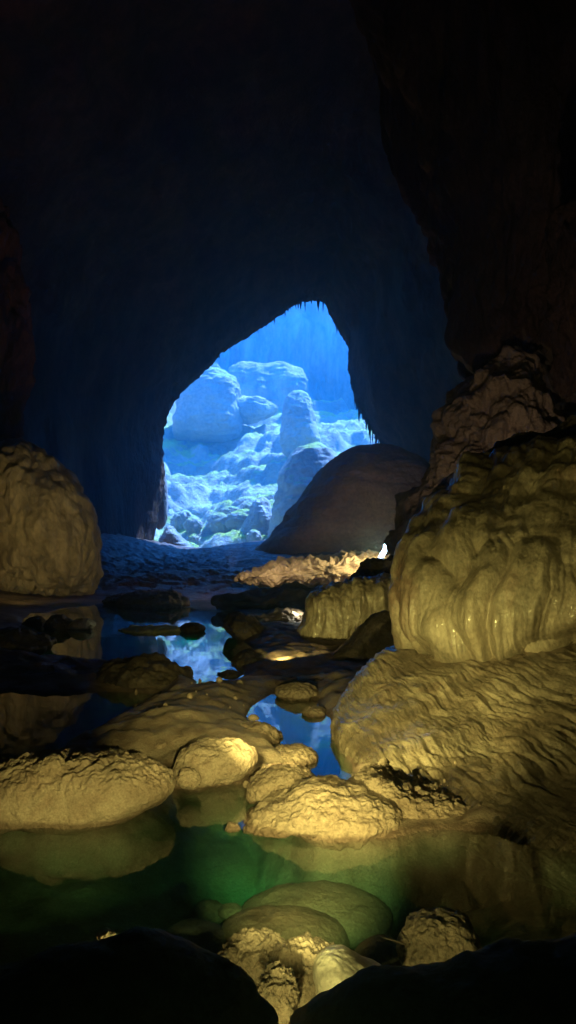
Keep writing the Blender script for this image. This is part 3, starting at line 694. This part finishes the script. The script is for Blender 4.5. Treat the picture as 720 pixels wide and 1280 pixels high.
# ------------------------------------------------------------------ the doline beyond the opening
gx = np.linspace(-190, 190, 420); gy = np.linspace(158, 440, 420)
GX, GY = np.meshgrid(gx, gy, indexing='ij')
P2 = np.stack([GX, GY, 0 * GX], -1)
base_h = np.interp(GY, [158, 175, 200, 240, 280, 320, 360, 440], [4, 2, 6, 26, 46, 66, 88, 100])
base_h += 14 * fbm(P2 / 60, 6, 121) + 3 * billow(P2 * np.array([.6, 1, 1]) / 22, 5, 123) + smooth(-40, -80, GX) * 24
st = 8.5; q = base_h / st + .8 * fbm(P2 * np.array([.35, 1, 1]) / 30, 4, 125); frc = q - np.floor(q)
base_h = base_h + (np.floor(q) + smooth(.45, 1, frc) - q) * st * .7
base_h += 2.1 * fbm(P2 * np.array([.7, 1, 1]) / 6, 6, 127, .62)
base_h = np.where(GY < 172, np.minimum(base_h, 3), base_h)
terrain = mesh_obj('terrain', np.stack([GX, GY, np.maximum(base_h, -3.5)], -1), grid_faces(420, 420, flip=False), M['slope'])
tag(terrain, 'hazy blue terraced slope of pale rock and green moss beyond the cave', 'slope', kind='structure')
# surrounding cliff, open to the sky
th = np.linspace(R(-25), R(205), 420); zz = np.linspace(-3, 1, 160)
TH, ZZ = np.meshgrid(th, np.linspace(0, 1, 160), indexing='ij')
rr = 150 + 10 * ZZ + 0 * TH
CXx = rr * np.cos(TH) * 1.0; CYy = 262 + rr * np.sin(TH) * .82; CZz = -3 + 178 * ZZ
Pc = np.stack([CXx, CYy, CZz], -1)
dsp = 12 * fbm(Pc * np.array([1, 1, .4]) / 40, 5, 131) + 4 * billow(Pc * np.array([1, 1, .3]) / 14, 4, 133)
inw = np.stack([-np.cos(TH), -np.sin(TH), 0 * TH], -1)
Pc = Pc + inw * dsp[..., None]
cliff = mesh_obj('cliff', Pc, grid_faces(420, 160), M['cliff'])
tag(cliff, 'pale streaked cliff closing the sunlit collapse beyond the slope', 'cliff', kind='structure')

def far_rock(name, pts, D, depth, label, mat='boulder', amp=1.0, power=.8, cat='rock'):
    w_ = (max(p[0] for p in pts) - min(p[0] for p in pts)) / F * D
    return inflate(name, pts, D, depth, M[mat], 200, 60, both(lambda P: amp * w_ * .04 * fbm(P / (w_ * .3), 5, len(label)), lambda P: amp * w_ * .02 * billow(P * np.array([.5, 1, 3]) / (w_ * .4), 3, 5)), power, label=label, cat=cat)
far_rock('domed_rock', [(218, 545), (222, 505), (230, 482), (244, 468), (264, 460), (284, 466), (297, 480), (302, 500), (300, 545), (260, 552)], 322, 12, 'green topped dome of layered rock high on the far slope')
far_rock('far_knob_rock', [(258, 468), (262, 458), (270, 454), (276, 460), (283, 480), (286, 520), (268, 530), (254, 520)], 350, 3, 'little dark knob peeping over the green topped dome')
far_rock('pale_mound', [(282, 508), (292, 499), (312, 496), (332, 500), (346, 510), (338, 520), (310, 530), (290, 524)], 325, 8, 'pale rounded mound beside the green topped dome', 'cliff')
far_rock('rock_ridge', [(262, 540), (270, 490), (290, 462), (330, 455), (370, 460), (388, 480), (392, 540), (330, 560)], 366, 16, 'flat topped blue ridge behind the pale mound', 'cliff')
far_rock('rock_pillar', [(352, 560), (354, 510), (360, 494), (374, 489), (386, 496), (392, 515), (400, 560), (376, 580)], 285, 7, 'square topped rock pillar in haze at the middle of the slope')
far_rock('rock_hump', [(338, 690), (340, 640), (348, 600), (362, 572), (384, 556), (408, 560), (440, 590), (470, 640), (460, 700), (400, 720)], 205, 9, 'large blue shaded hump rising just behind the brown dome')
far_rock('rock_peak', [(196, 692), (202, 668), (212, 656), (222, 664), (236, 680), (246, 694), (230, 704), (206, 704)], 165, 4, 'dark pointed rock at the lower left corner of the opening', 'cliff')
far_rock('rock_peak', [(196, 660), (197, 620), (202, 590), (208, 600), (210, 630), (207, 655)], 158, 2, 'narrow blue rock fin against the left edge of the opening', 'cliff')
far_rock('rock_peak', [(300, 690), (312, 640), (326, 622), (342, 640), (350, 690)], 215, 6, 'small blue peak left of the large shaded hump', 'cliff')
# scattered boulders on the bright slope
rb = random.Random(5); proto = None
for i in range(30):
    x = rb.uniform(198, 320); 
    D = rb.uniform(182, 238); X = (x - 360) / F * D
    ix = int((X + 190) / 380 * 419); iy = int((D - 158) / 282 * 419); z = float(base_h[ix, iy])
    if proto is None:
        proto = inflate('slope_boulder', [(350, 730), (348, 716), (356, 708), (366, 710), (373, 718), (370, 731)], 100, 1.2, M['boulder'], 36, 12, both(rel_lumps(.7, .30, 3), rel_rough(1, .2, 3))); o = proto
    else:
        o = proto.copy(); COL.objects.link(o)
    k_ = rb.uniform(.8, 2.6); o.scale = (k_ * rb.uniform(.8, 1.5), k_, k_ * rb.uniform(.7, 1.2)); o.rotation_euler = (0, 0, rb.uniform(0, 6))
    o.location = (X, D, z - .45 * k_)
    tag(o, 'pale mossy boulder strewn on the bright slope outside', 'boulder', 'boulders strewn on the bright slope')

# ------------------------------------------------------------------ haze
hm = bpy.data.materials.new('haze'); hm.use_nodes = True; nt = hm.node_tree; nt.nodes.clear()
out = nt.nodes.new('ShaderNodeOutputMaterial'); pv = nt.nodes.new('ShaderNodeVolumePrincipled')
pv.inputs['Color'].default_value = (.34, .60, 1, 1); pv.inputs['Density'].default_value = .0015; pv.inputs['Anisotropy'].default_value = .7
nt.links.new(pv.outputs[0], out.inputs['Volume'])
x0, x1, y0, y1, z0, z1 = -260, 260, -40, 470, -6, 200
Vh = [(x0, y0, z0), (x1, y0, z0), (x1, y1, z0), (x0, y1, z0), (x0, y0, z1), (x1, y0, z1), (x1, y1, z1), (x0, y1, z1)]
Fh = [(3, 2, 1, 0), (4, 5, 6, 7), (0, 1, 5, 4), (1, 2, 6, 5), (2, 3, 7, 6), (3, 0, 4, 7)]
tag(mesh_obj('haze', Vh, Fh, hm, smooth_=False), 'blue daylight haze filling the opening', 'haze', kind='stuff')

# ------------------------------------------------------------------ render
SC.view_settings.view_transform = 'Standard'; SC.view_settings.look = 'None'; SC.view_settings.exposure = 1.7; SC.view_settings.use_white_balance = True; SC.view_settings.white_balance_temperature = 3700; SC.view_settings.white_balance_tint = 13; SC.view_settings.gamma = 1
c = SC.cycles; c.use_denoising = True; c.max_bounces = 8; c.diffuse_bounces = 3; c.glossy_bounces = 4; c.transparent_max_bounces = 12; c.volume_bounces = 1
c.sample_clamp_indirect = 6; c.caustics_reflective = False; c.caustics_refractive = False
SC.render.engine = 'CYCLES'
